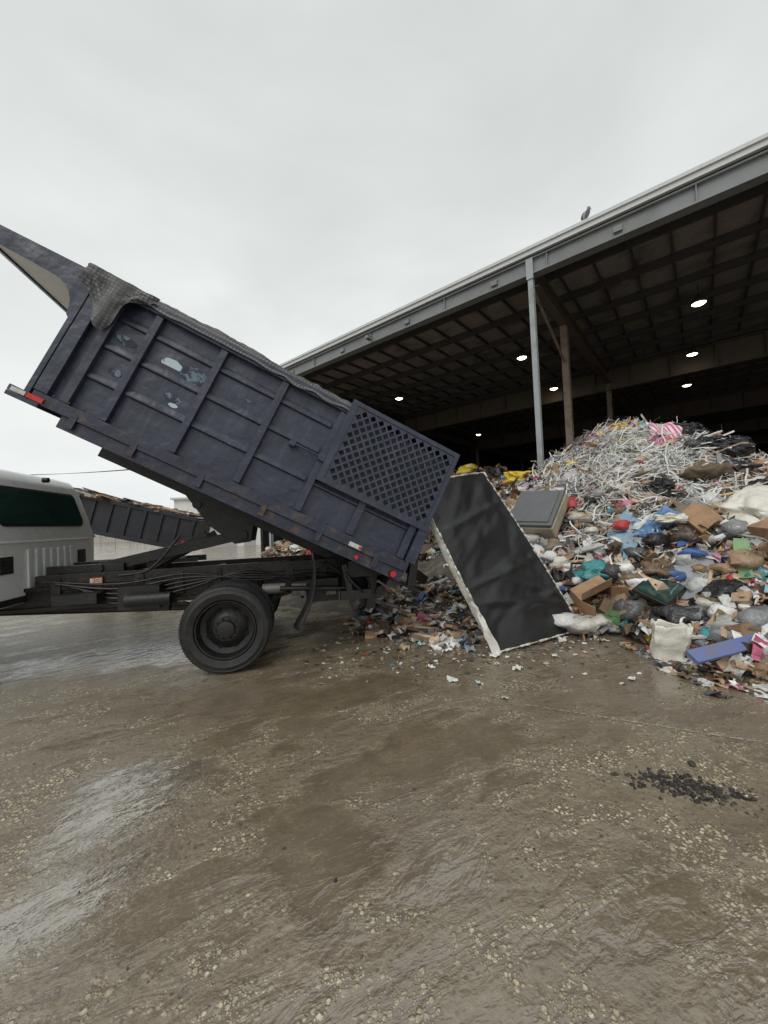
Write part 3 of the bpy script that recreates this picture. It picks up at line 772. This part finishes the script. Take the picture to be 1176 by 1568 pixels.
for j in range(25):
    for i in range(n):
        t=i/n*math.tau; z=j/24*.33
        rx=.120+.035*z/.33; ry=.05+.01*z/.33
        cx=abs(math.cos(t))**.35*math.copysign(1,math.cos(t)); cy=abs(math.sin(t))**.35*math.copysign(1,math.sin(t))
        w_=1+.12*noise.noise(Vector((math.cos(t)*3,math.sin(t)*3,z*7)))+.10*abs(noise.noise(Vector((math.cos(t)*7,math.sin(t)*7,z*22))))
        vs.append((cx*rx*w_+.05*z,cy*ry*w_+.03*noise.noise(Vector((cx*2,3,z*9))),z+.05*(j/24)*noise.noise(Vector((cx*3,cy*3,1)))))
mb.add(vs,[(j*n+i,j*n+(i+1)%n,(j+1)*n+(i+1)%n,(j+1)*n+i) for j in range(24) for i in range(n)]+[tuple(range(n))])
o=place(mb.obj('white_bin_liner',sackm,smooth=True,recalc=False),(2.60,3.72,.005),(6,4,-12)); md=o.modifiers.new('s','SOLIDIFY'); md.thickness=.004
sack('white_sack',(4.75,4.95,zp(4.75,4.95,.10)),(10,-20,30),.8,.5,.40,8,sackm,.45)
sack('white_sack',(3.75,5.2,zp(3.75,5.2,.06)),(0,10,60),.45,.3,.12,12,sackm,.45)
bagm=mat('black_bin_bag',(.012,.012,.014),.25,0,.3,5,bump=.7,bscale=16)
for x,y,s_,sd in ((5.35,5.4,.42,1),(6.15,7.0,.5,4),(4.2,6.0,.36,6),(5.7,5.0,.4,9),(5.9,7.5,.5,19),(3.6,4.2,.26,23),(5.6,6.4,.45,27)):
    sack('bin_bag',(x,y,zp(x,y,.08)),(0,15,sd*40),s_*1.2,s_,s_*.65,sd,bagm,.5,.8)
brb=mat('brown_textile',(.14,.10,.065),.8,0,.4,5,bump=.6)
sack('textile_bundle',(4.9,5.9,zp(4.9,5.9,.06)),(0,0,20),.55,.4,.3,31,brb,.6,.8)
sack('textile_bundle',(4.1,5.5,zp(4.1,5.5,.05)),(0,0,70),.55,.4,.26,33,mat('olive_textile',(.20,.17,.12),.8,bump=.6),.6,.8)
Tv=empty('discarded_monitor',(3.15,4.55,zp(3.15,4.55,.14)),(rad(25),rad(-12),rad(35)))
mb=MB(); mb.box(-.30,.30,-.19,.19,-.03,.02); mb.obj('casing',blackm,Tv,bevel=.012)
mb=MB(); mb.box(-.27,.27,-.16,.16,.021,.026); mb.obj('screen',glass,Tv)
yel=mat('yellow_plastic',(.68,.46,.03),.4,0,.15,5,dirt=(.1,.07,.03),dirt_amt=.6,bump=.4)
sack('yellow_tarp',(3.3,9.0,2.25),(10,0,20),.7,.5,.3,41,yel,.5)
sack('yellow_bag',(4.95,7.8,zp(4.95,7.8,.08)),(0,0,10),.5,.25,.16,43,yel,.6)
m,g,b=mat_new('pink_striped_cloth'); tc=g.n('ShaderNodeTexCoord').outputs['Object']
wv=g.n('ShaderNodeTexWave',{'Vector':tc,'Scale':4.0,'Distortion':1.0},bands_direction='X').outputs[1]
c=g.mix(g.ramp(wv,.5,.58),(.65,.12,.28),(.7,.68,.66)); c=g.mix(g.ramp(g.noise(tc,5),.55,.6),c,(.1,.4,.45))
g.nt.links.new(c,b.inputs['Base Color']); b.inputs['Roughness'].default_value=.7
def cloth(name,m,cx,cy,wx,wy,ang,sd,lift=.08,fold_=.10):
    mb=MB(); n=28; vs=[]
    for i in range(n+1):
        for j in range(n+1):
            u=(i/n-.5)*wx*(1+.25*noise.noise(Vector((j*.2,sd,0)))); v=(j/n-.5)*wy*(1+.3*noise.noise(Vector((i*.2,sd,3))))
            x=cx+u*math.cos(ang)-v*math.sin(ang); y=cy+u*math.sin(ang)+v*math.cos(ang)
            z=max(PH(x,y),0)+lift+fold_*noise.noise(Vector((x*3,y*3,sd)))+fold_*.6*noise.noise(Vector((u*9,v*4,sd)))
            vs.append((x,y,z))
    mb.add(vs,[(i*(n+1)+j,(i+1)*(n+1)+j,(i+1)*(n+1)+j+1,i*(n+1)+j+1) for i in range(n) for j in range(n)])
    return mb.obj(name,m,smooth=True,recalc=False)
cloth('striped_cloth',m,5.45,7.35,.8,.7,-.3,5,.24)
cloth('black_cloth',fab,6.0,6.9,.8,.6,.2,9,.16)
cloth('white_sheeting',sackm,4.5,4.7,.7,.55,.5,13,.14)
cloth('white_sheeting',sackm,3.6,5.9,.5,.35,.1,53,.1)
cloth('grey_sheeting',mat('grey_sheeting',(.27,.29,.31),.5),3.6,4.6,.5,.35,.9,17,.10)
cloth('green_cloth',mat('green_cloth',(.22,.36,.18),.7),3.95,4.35,.5,.13,.9,22,.16,.05)
cloth('blue_sheet',mat('blue_sheet',(.20,.32,.42),.5),3.25,5.3,.4,.35,.3,25,.14,.05)
Cu=empty('sofa_section')
X_=Vector((.72,-.69,-.05)).normalized(); Z_=Vector((-.50,-.46,.73)); Z_=(Z_-X_*Z_.dot(X_)).normalized(); Y_=Z_.cross(X_)
Cu.matrix_world=Matrix(((X_.x,Y_.x,Z_.x,2.42),(X_.y,Y_.y,Z_.y,6.25),(X_.z,Y_.z,Z_.z,1.50),(0,0,0,1)))
mb=MB(); mb.box(-.36,.36,-.40,.40,.0,.05); mb.box(-.30,.30,-.34,.34,.05,.07); mb.obj('grey_top',mat('grey_upholstery',(.12,.125,.13),.8,bump=.3),Cu,bevel=.02)
mb=MB(); mb.box(-.37,.37,-.41,.41,-.24,-.002); mb.obj('beige_side',mat('beige_upholstery',(.42,.37,.27),.8,bump=.3,dirt=(.2,.16,.11),dirt_amt=.5),Cu,bevel=.03)
mb=MB()
for a_,b_ in (((2.3,5.1,.0),(2.45,5.2,.75)),((2.45,5.2,.75),(2.72,5.35,.72)),((2.72,5.35,.72),(2.55,5.2,.1)),((2.4,5.15,.35),(2.65,5.3,.4)),((2.25,5.0,.5),(2.6,5.2,.45))):
    mb.cyl(a_,b_,.014,n=8)
mb.obj('chair_frame',blackm,smooth='auto')
# ---- loose litter
mb=MB()
for (x,y,s_,c_) in ((.38,3.75,.06,(.7,.7,.66)),(.53,3.43,.07,(.6,.62,.58)),(.74,3.35,.05,(.55,.65,.65)),(1.16,3.62,.07,(.65,.62,.55)),(1.62,3.9,.06,(.7,.68,.6)),(.16,4.35,.12,(.5,.4,.25)),(.36,4.45,.07,(.35,.6,.68)),(1.05,3.98,.08,(.75,.75,.7)),(.87,3.05,.035,(.75,.75,.72)),(1.9,4.35,.08,(.6,.58,.5)),(2.3,4.3,.07,(.65,.6,.5)),(.6,4.2,.08,(.7,.7,.68)),(.5,4.3,.1,(.75,.74,.72)),(2.0,3.3,.05,(.6,.58,.55)),(-.6,4.6,.05,(.65,.65,.6)),(.7,4.35,.12,(.75,.75,.74)),(.85,4.2,.1,(.3,.32,.34))):
    sheet(mb,Matrix.Translation((x,y,.012+s_*.12))@rotm(.2),s_,s_*1.3,c_,.45,0)
for k in range(620):
    x=random.gauss(.9,1.2);y=random.gauss(4.3,.45)
    if y<3.2 or (x<-.9): continue
    sheet(mb,Matrix.Translation((x,y,.008))@rotm(.15),random.uniform(.01,.045),random.uniform(.01,.05),pick((2,1,1.5,2,.2)),.3,0,2)
for k in range(350):
    x=random.uniform(2.4,3.8);y=random.uniform(2.9,4.2)
    sheet(mb,Matrix.Translation((x,y,.012))@rotm(.25),random.uniform(.02,.12),random.uniform(.02,.12),pick((2,2,1.5,2,.3)),.5,0,3)
for k in range(220):
    x=random.uniform(-2.5,3);y=random.uniform(1.1,4)
    lump(mb,(x,y,.002),random.choice((.003,.004,.005,.008)),.6,random.choice(BROWN+GREY[:2]),k*1.3,0,1,.5)
mb.obj('litter',trash_m,recalc=False)
mb=MB()
for k in range(420):
    x=random.gauss(1.45,.12);y=random.gauss(2.02,.055)-(x-1.45)*.35
    lump(mb,(x,y,.002),random.choice((.003,.004,.006,.009,.013)),.6,random.choice(((.012,.012,.012),(.025,.023,.022),(.045,.04,.036))),k*1.7,0,1,.6)
lump(mb,(1.62,2.18,.01),.018,.6,(.03,.03,.03),3.3,0,2,.5)
mb.obj('asphalt_crumbs',trash_m,recalc=False)
# ================================================================ SHED
Sh=empty('waste_transfer_shed',(0,0,0),(0,0,math.atan2(-.632,.775)))
steel=mat('galvanised_fascia',(.21,.225,.225),.5,0,.15,1.5,dirt=(.12,.12,.11),dirt_amt=.5,dthr=(.45,.7))
deck=mat('roof_deck_underside',(.25,.225,.205),.8,0,.35,1.2,dirt=(.09,.075,.065),dirt_amt=.8)  # dirt tint serves to darken the interior, shade put into the colour
purl=mat('dark_purlins',(.06,.055,.052),.7,0,.3,2)
gird=mat('brown_girder',(.12,.095,.075),.7,0,.3,1.5)
dark=mat('interior_shade_wall',(.008,.008,.009),.9,0,.4,1)  # near-black base colour puts the deep interior shade into the walls
whitef=mat('pale_roof_flashing',(.55,.57,.56),.5,0,.1,3)
postm=mat('pale_post',(.32,.35,.36),.5,0,.15,3,dirt=(.16,.13,.1),dirt_amt=.4)
rustm=mat('rusty_post',(.21,.165,.125),.7,0,.3,4,dirt=(.11,.06,.035),dirt_amt=.7)
T0,T1,D0,D1=-15.8,26,10.45,62
zr=lambda d: 8.30+.012*(d-D0)
mb=MB()
mb.add([(T0,D0,zr(D0)),(T1,D0,zr(D0)),(T1,D1,zr(D1)),(T0,D1,zr(D1)),(T0,D0,zr(D0)+.06),(T1,D0,zr(D0)+.06),(T1,D1,zr(D1)+.06),(T0,D1,zr(D1)+.06)],[(0,3,2,1),(4,5,6,7),(0,1,5,4),(2,3,7,6),(0,4,7,3),(1,2,6,5)])
mb.obj('roof_deck',deck,Sh)
mb=MB()
mb.box(T0-.1,T1,D0-.14,D0-.004,8.32,8.40); mb.box(T0-.1,T1,D0-.10,D0-.006,8.20,8.318)
for k in range(60): t=T0+k*.7; mb.box(t,t+.02,D0-.146,D0-.141,8.32,8.40)
mb.obj('roof_edge_flashing',whitef,Sh)
mb=MB()
mb.box(T0,T1,D0-.03,D0+.25,8.12,8.16); mb.box(T0,T1,D0-.03,D0+.25,7.72,7.76); mb.box(T0,T1,D0+.05,D0+.07,7.76,8.12)
for k in range(15): t=T0+1+k*3; mb.box(t,t+.02,D0-.02,D0+.05,7.76,8.12)
for k in range(13): mb.box(T0+2.5+k*3,T0+2.68+k*3,D0-.02,D0+.049,7.86,7.99)
mb.obj('eave_girder',steel,Sh)
mb=MB()
d=D0+1.2
while d<D1:
    z=zr(d); mb.box(T0,T1,d,d+.07,z-.24,z-.003); d+=1.55
t=T0
while t<T1:
    z0=zr(D0)-.003; z1=zr(D1)-.003
    mb.add([(t,D0+.3,z0-.09),(t+.05,D0+.3,z0-.09),(t+.05,D1,z1-.09),(t,D1,z1-.09),(t,D0+.3,z0),(t+.05,D0+.3,z0),(t+.05,D1,z1),(t,D1,z1)],[(0,3,2,1),(0,1,5,4),(0,4,7,3),(1,2,6,5)]); t+=.86
mb.obj('purlins',purl,Sh)
mb=MB()
for d in (21.3,32,43,54):
    z=zr(d)-.25; mb.box(T0,T1,d-.18,d+.18,z-.04,z); mb.box(T0,T1,d-.18,d+.18,z-1.0,z-.96); mb.box(T0,T1,d-.012,d+.012,z-.96,z-.04)
    for k in range(28): mb.box(T0+k*1.5,T0+k*1.5+.04,d-.15,d-.013,z-.96,z-.04)
for t in (-15.2,-3.22,8.8,20.8):
    for (da,db) in ((D0+.3,21.1),(21.5,31.8),(32.2,42.8)):
        mb.box(t-.12,t+.12,da,db,7.52,7.56); mb.box(t-.012,t+.012,da,db,7.56,8.0); mb.box(t-.12,t+.12,da,db,8.0,8.04)
mb.obj('roof_girders',gird,Sh)
mb=MB()
for t in (-15.2,-3.22,8.8,20.8):
    mb.box(t-.065,t+.065,D0-.02,D0-.005,0,7.71); mb.box(t-.065,t+.065,D0+.10,D0+.115,0,7.71); mb.box(t-.010,t+.010,D0-.005,D0+.10,0,7.71)
    mb.box(t-.09,t+.09,D0-.045,D0-.032,7.6,8.15); mb.box(t-.13,t+.13,D0-.05,D0+.14,0,.03)
mb.obj('eave_posts',postm,Sh)
mb=MB()
for t in (-15.2,-3.22,8.8):
    for d in (13.6,21.3,32,43):
        mb.box(t-.10,t+.10,d-.10,d-.085,0,7.5); mb.box(t-.10,t+.10,d+.085,d+.10,0,7.5); mb.box(t-.012,t+.012,d-.085,d+.085,0,7.5)
    mb.beam((t,D0+.2,7.4),(t,13.45,6.3),.06,.06)
mb.obj('inner_posts',rustm,Sh)
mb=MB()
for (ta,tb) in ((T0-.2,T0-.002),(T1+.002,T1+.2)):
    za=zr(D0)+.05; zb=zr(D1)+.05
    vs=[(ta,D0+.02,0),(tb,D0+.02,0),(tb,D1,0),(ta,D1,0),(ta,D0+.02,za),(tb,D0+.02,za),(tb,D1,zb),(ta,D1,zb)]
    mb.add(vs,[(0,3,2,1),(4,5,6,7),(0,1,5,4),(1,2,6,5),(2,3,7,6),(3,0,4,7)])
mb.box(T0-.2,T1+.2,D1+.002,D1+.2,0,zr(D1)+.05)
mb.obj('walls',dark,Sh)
mb=MB(); mb.box(T0+.1,T1-.1,40,40.5,.0,4.2); mb.obj('push_wall',mat('push_wall_concrete',(.02,.019,.018),.9),Sh)  # near-black like the walls, interior shade put into its colour
em,g,b=mat_new('lamp_lens'); b.inputs['Emission Color'].default_value=(1,.88,.62,1); b.inputs['Emission Strength'].default_value=9
lens=MB(); hous=MB()
lp=[(.2,15.5),(-5.3,15.6),(-11.8,16.1),(5.7,15.5),(-.05,20.4),(-5.5,20.6),(-.35,25.3),(-12.9,27.5),(-12.9,32.3),(-.9,34),(-.9,38),(3.5,46),(3.7,52),(-6.6,36),(6,40),(6,25.5)]
for t,d in lp:
    z=7.70 if d<30 else 7.9
    lens.lathe([(.001,-.05),(.12,-.04),(.18,0)],(t,d,z),20,axis='Z')
    hous.lathe([(.185,-.012),(.20,.06),(.12,.2),(.05,.26),(.001,.26)],(t,d,z),20,axis='Z')
    hous.cyl((t,d,z+.25),(t,d,8.28+.012*(d-D0)),.012,n=6)
lens.obj('lamp_lenses',em,Sh,recalc=False); hous.obj('lamp_housings',purl,Sh,smooth='auto')
mb=MB(); mb.box(-8.75,-8.62,D0-.35,D0-.12,7.75,7.85); mb.cyl((-8.68,D0-.2,7.85),(-8.68,D0-.02,7.95),.02); mb.obj('floodlight',steel,Sh)
# ================================================================ GULL
bodyM=mat('gull_plumage',(.30,.30,.31),.8,0,.2,20)
mb=MB()
def ellip(c,r,M3,col=(1,1,1),mi=0,n=14):
    vs=[];fs=[]
    for i in range(n+1):
        th=math.pi*i/n
        for j in range(n):
            ph=math.tau*j/n; vs.append(Vector(c)+M3@Vector((r[0]*math.cos(th),r[1]*math.sin(th)*math.cos(ph),r[2]*math.sin(th)*math.sin(ph))))
    for i in range(n):
        for j in range(n): fs.append((i*n+j,i*n+(j+1)%n,(i+1)*n+(j+1)%n,(i+1)*n+j))
    mb.add(vs,fs,None,col,mi)
ti=Matrix.Rotation(rad(-58),3,'Y')
ellip((0,0,.17),(.13,.055,.058),ti); ellip((.055,0,.27),(.055,.032,.034),Matrix.Rotation(rad(-70),3,'Y')); ellip((.075,0,.325),(.038,.028,.030),Matrix.Identity(3))
mb.cyl((.105,0,.325),(.150,0,.315),.010,.003,n=8,mi=1)
mb.add([(-.04,-.02,.11),(-.04,.02,.11),(-.12,.03,.0),(-.12,-.03,.0),(-.04,0,.07)],[(0,1,2,3),(4,3,2)])
for sg in(-1,1):
    ellip((-.02,sg*.05,.17),(.12,.012,.045),ti,mi=2)
    mb.cyl((0,sg*.02,.09),(.005,sg*.022,.0),.005,n=6,mi=1); mb.beam((0,sg*.022,.004),(.04,sg*.03,.004),.02,.004,mi=1)
go=mb.obj('gull',[bodyM,mat('gull_beak',(.4,.25,.05),.5),mat('gull_wing',(.11,.11,.12),.8)],smooth=True)
go.location=(5.19,9.27,8.40); go.rotation_euler=(0,0,rad(20)); go.scale=(1.2,1.2,1.2)
# ================================================================ BACKGROUND TRAILER
Tr=empty('dump_trailer',(-5.15,10.3,0),(0,0,rad(14)))
Bt=empty('trailer_bed',(0,0,.80),(0,rad(15),0),Tr)
mb=MB(); TL=5.2
for y0 in (0,2.0):
    mb.box(-TL,0,y0,y0+.04,.1,.92); mb.box(-TL,0,y0-.05 if y0==0 else y0+.041,y0-.001 if y0==0 else y0+.09,.86,.96); mb.box(-TL,0,y0-.05 if y0==0 else y0+.041,y0-.001 if y0==0 else y0+.09,.04,.14)
    for k in range(14): a=.04+k*.39; mb.box(-a-.07,-a,y0-.045 if y0==0 else y0+.041,y0-.002 if y0==0 else y0+.085,.14,.86)
mb.box(-TL,0,.04,2.0,.04,.1); mb.box(-.04,0,.041,1.999,.1,.9); mb.box(-TL,-TL+.04,.041,1.999,.1,.92)
mb.obj('bed_shell',mat('trailer_black',(.016,.017,.024),.45,0,.3,4,dirt=(.06,.05,.045),dirt_amt=.4),Bt,bevel=.006)
mb=MB()
for k in range(200):
    a=random.uniform(.1,TL-.1); cbox(mb,Matrix.Translation((-a,random.uniform(0.1,1.9),.93+random.random()*.08))@rotm(.16),random.uniform(.3,1.1),random.uniform(.05,.2),.04,pick((.6,1.2,.5,2,.0)),0)
mb.obj('wood_load',trash_m,Bt,recalc=False)
mb=MB(); mb.box(-5.8,.1,.4,.5,.5,.66); mb.box(-5.8,.1,1.6,1.7,.5,.66)
for k in range(4): mb.box(-5+1.5*k,-4.9+1.5*k,.5,1.6,.52,.64)
mb.box(-2.6,-.6,-.12,.02,.72,.77); mb.beam((-3.4,1,.65),(-2.6,1,1.4),.1)
mb.obj('trailer_chassis',blackm,Tr)
wheel('trailer_wheel_1',-1.1,-.16,False,.36,.2,Tr); wheel('trailer_wheel_2',-1.95,-.16,False,.36,.2,Tr)
wheel('trailer_wheel_3',-1.1,2.2,True,.36,.2,Tr); wheel('trailer_wheel_4',-1.95,2.2,True,.36,.2,Tr)
mb=MB(); mb.box(-.25,-.1,-.056,-.05,.2,.3); mb.obj('trailer_reflector',redl,Bt)
# ================================================================ BACKGROUND LEFT
mb=MB(); mb.box(0,7,0,9,0,3.9); 
o=empty('white_warehouse',(-16.6,31,0),(0,0,rad(10)))
mb.obj('walls',mat('pale_cladding',(.75,.75,.72),.7,0,.06,2,dirt=(.45,.4,.3),dirt_amt=.35),o)
mb=MB(); mb.box(-.2,7.2,-.2,9.2,3.903,4.05); mb.obj('roof',whitef,o)
mb=MB(); mb.box(2,4.6,-.03,-.003,0,3); mb.box(5.2,6.1,-.03,-.003,0,2.1); mb.obj('doors',mat('door_grey',(.4,.4,.38),.5),o)
mb=MB()
for k in range(40):
    x=-62+k*1.5; mb.cyl((x,40,0),(x,40,2.2),.03,n=6)
mb.box(-62,-3.5,39.98,40.02,2.15,2.2); mb.box(-62,-3.5,39.98,40.02,1.1,1.14)
for k in range(180): x=-62+k*.325; mb.box(x,x+.02,39.99,40.01,.1,2.15)
mb.obj('yard_fence',mat('fence_grey',(.25,.25,.25),.6))
def bld(name,x,y,wx,wy,h,c):
    o=empty(name,(x,y,0)); mb=MB(); mb.box(0,wx,0,wy,0,h); mb.obj('walls',mat(name+'_w',c,.8,0,.15,.8),o)
    mb=MB(); mb.box(-.3,wx+.3,-.3,wy+.3,h+.003,h+.25); mb.obj('roof',mat(name+'_r',(.3,.3,.3),.8),o)
    mb=MB()
    for k in range(int(wx//4)): mb.box(1+k*4,3+k*4,-.03,-.003,1,2.4)
    mb.obj('windows',glass,o)
bld('distant_warehouse',-75,70,38,20,4.5,(.42,.38,.33)); bld('distant_warehouse',-33,90,24,20,5,(.55,.53,.48)); bld('distant_warehouse',-130,85,45,20,6,(.45,.45,.45))
def pole(x,y):
    mb=MB(); mb.cyl((x,y,0),(x,y,10.5),.16,.11,n=12); mb.box(x-1.2,x+1.2,y-.06,y+.06,9.7,9.85)
    for q in(-1.1,-.5,.5,1.1): mb.cyl((x+q,y,9.85),(x+q,y,10.05),.04,n=8)
    mb.obj('utility_pole',mat('pole_wood',(.12,.09,.07),.9),smooth='auto')
pole(-62,42); pole(-15,46); pole(-34,78)
mb=MB()
for q in (-1.1,-.5,.5,1.1):
    pr=None
    for i in range(25):
        t=i/24; p=Vector((-62+47*t+q,42+4*t,10.05-1.6*4*t*(1-t)))
        if pr: mb.cyl(pr,p,.022,n=5,cap=False)
        pr=p
mb.obj('power_lines',mat('cable_black',(.03,.03,.03),.6))
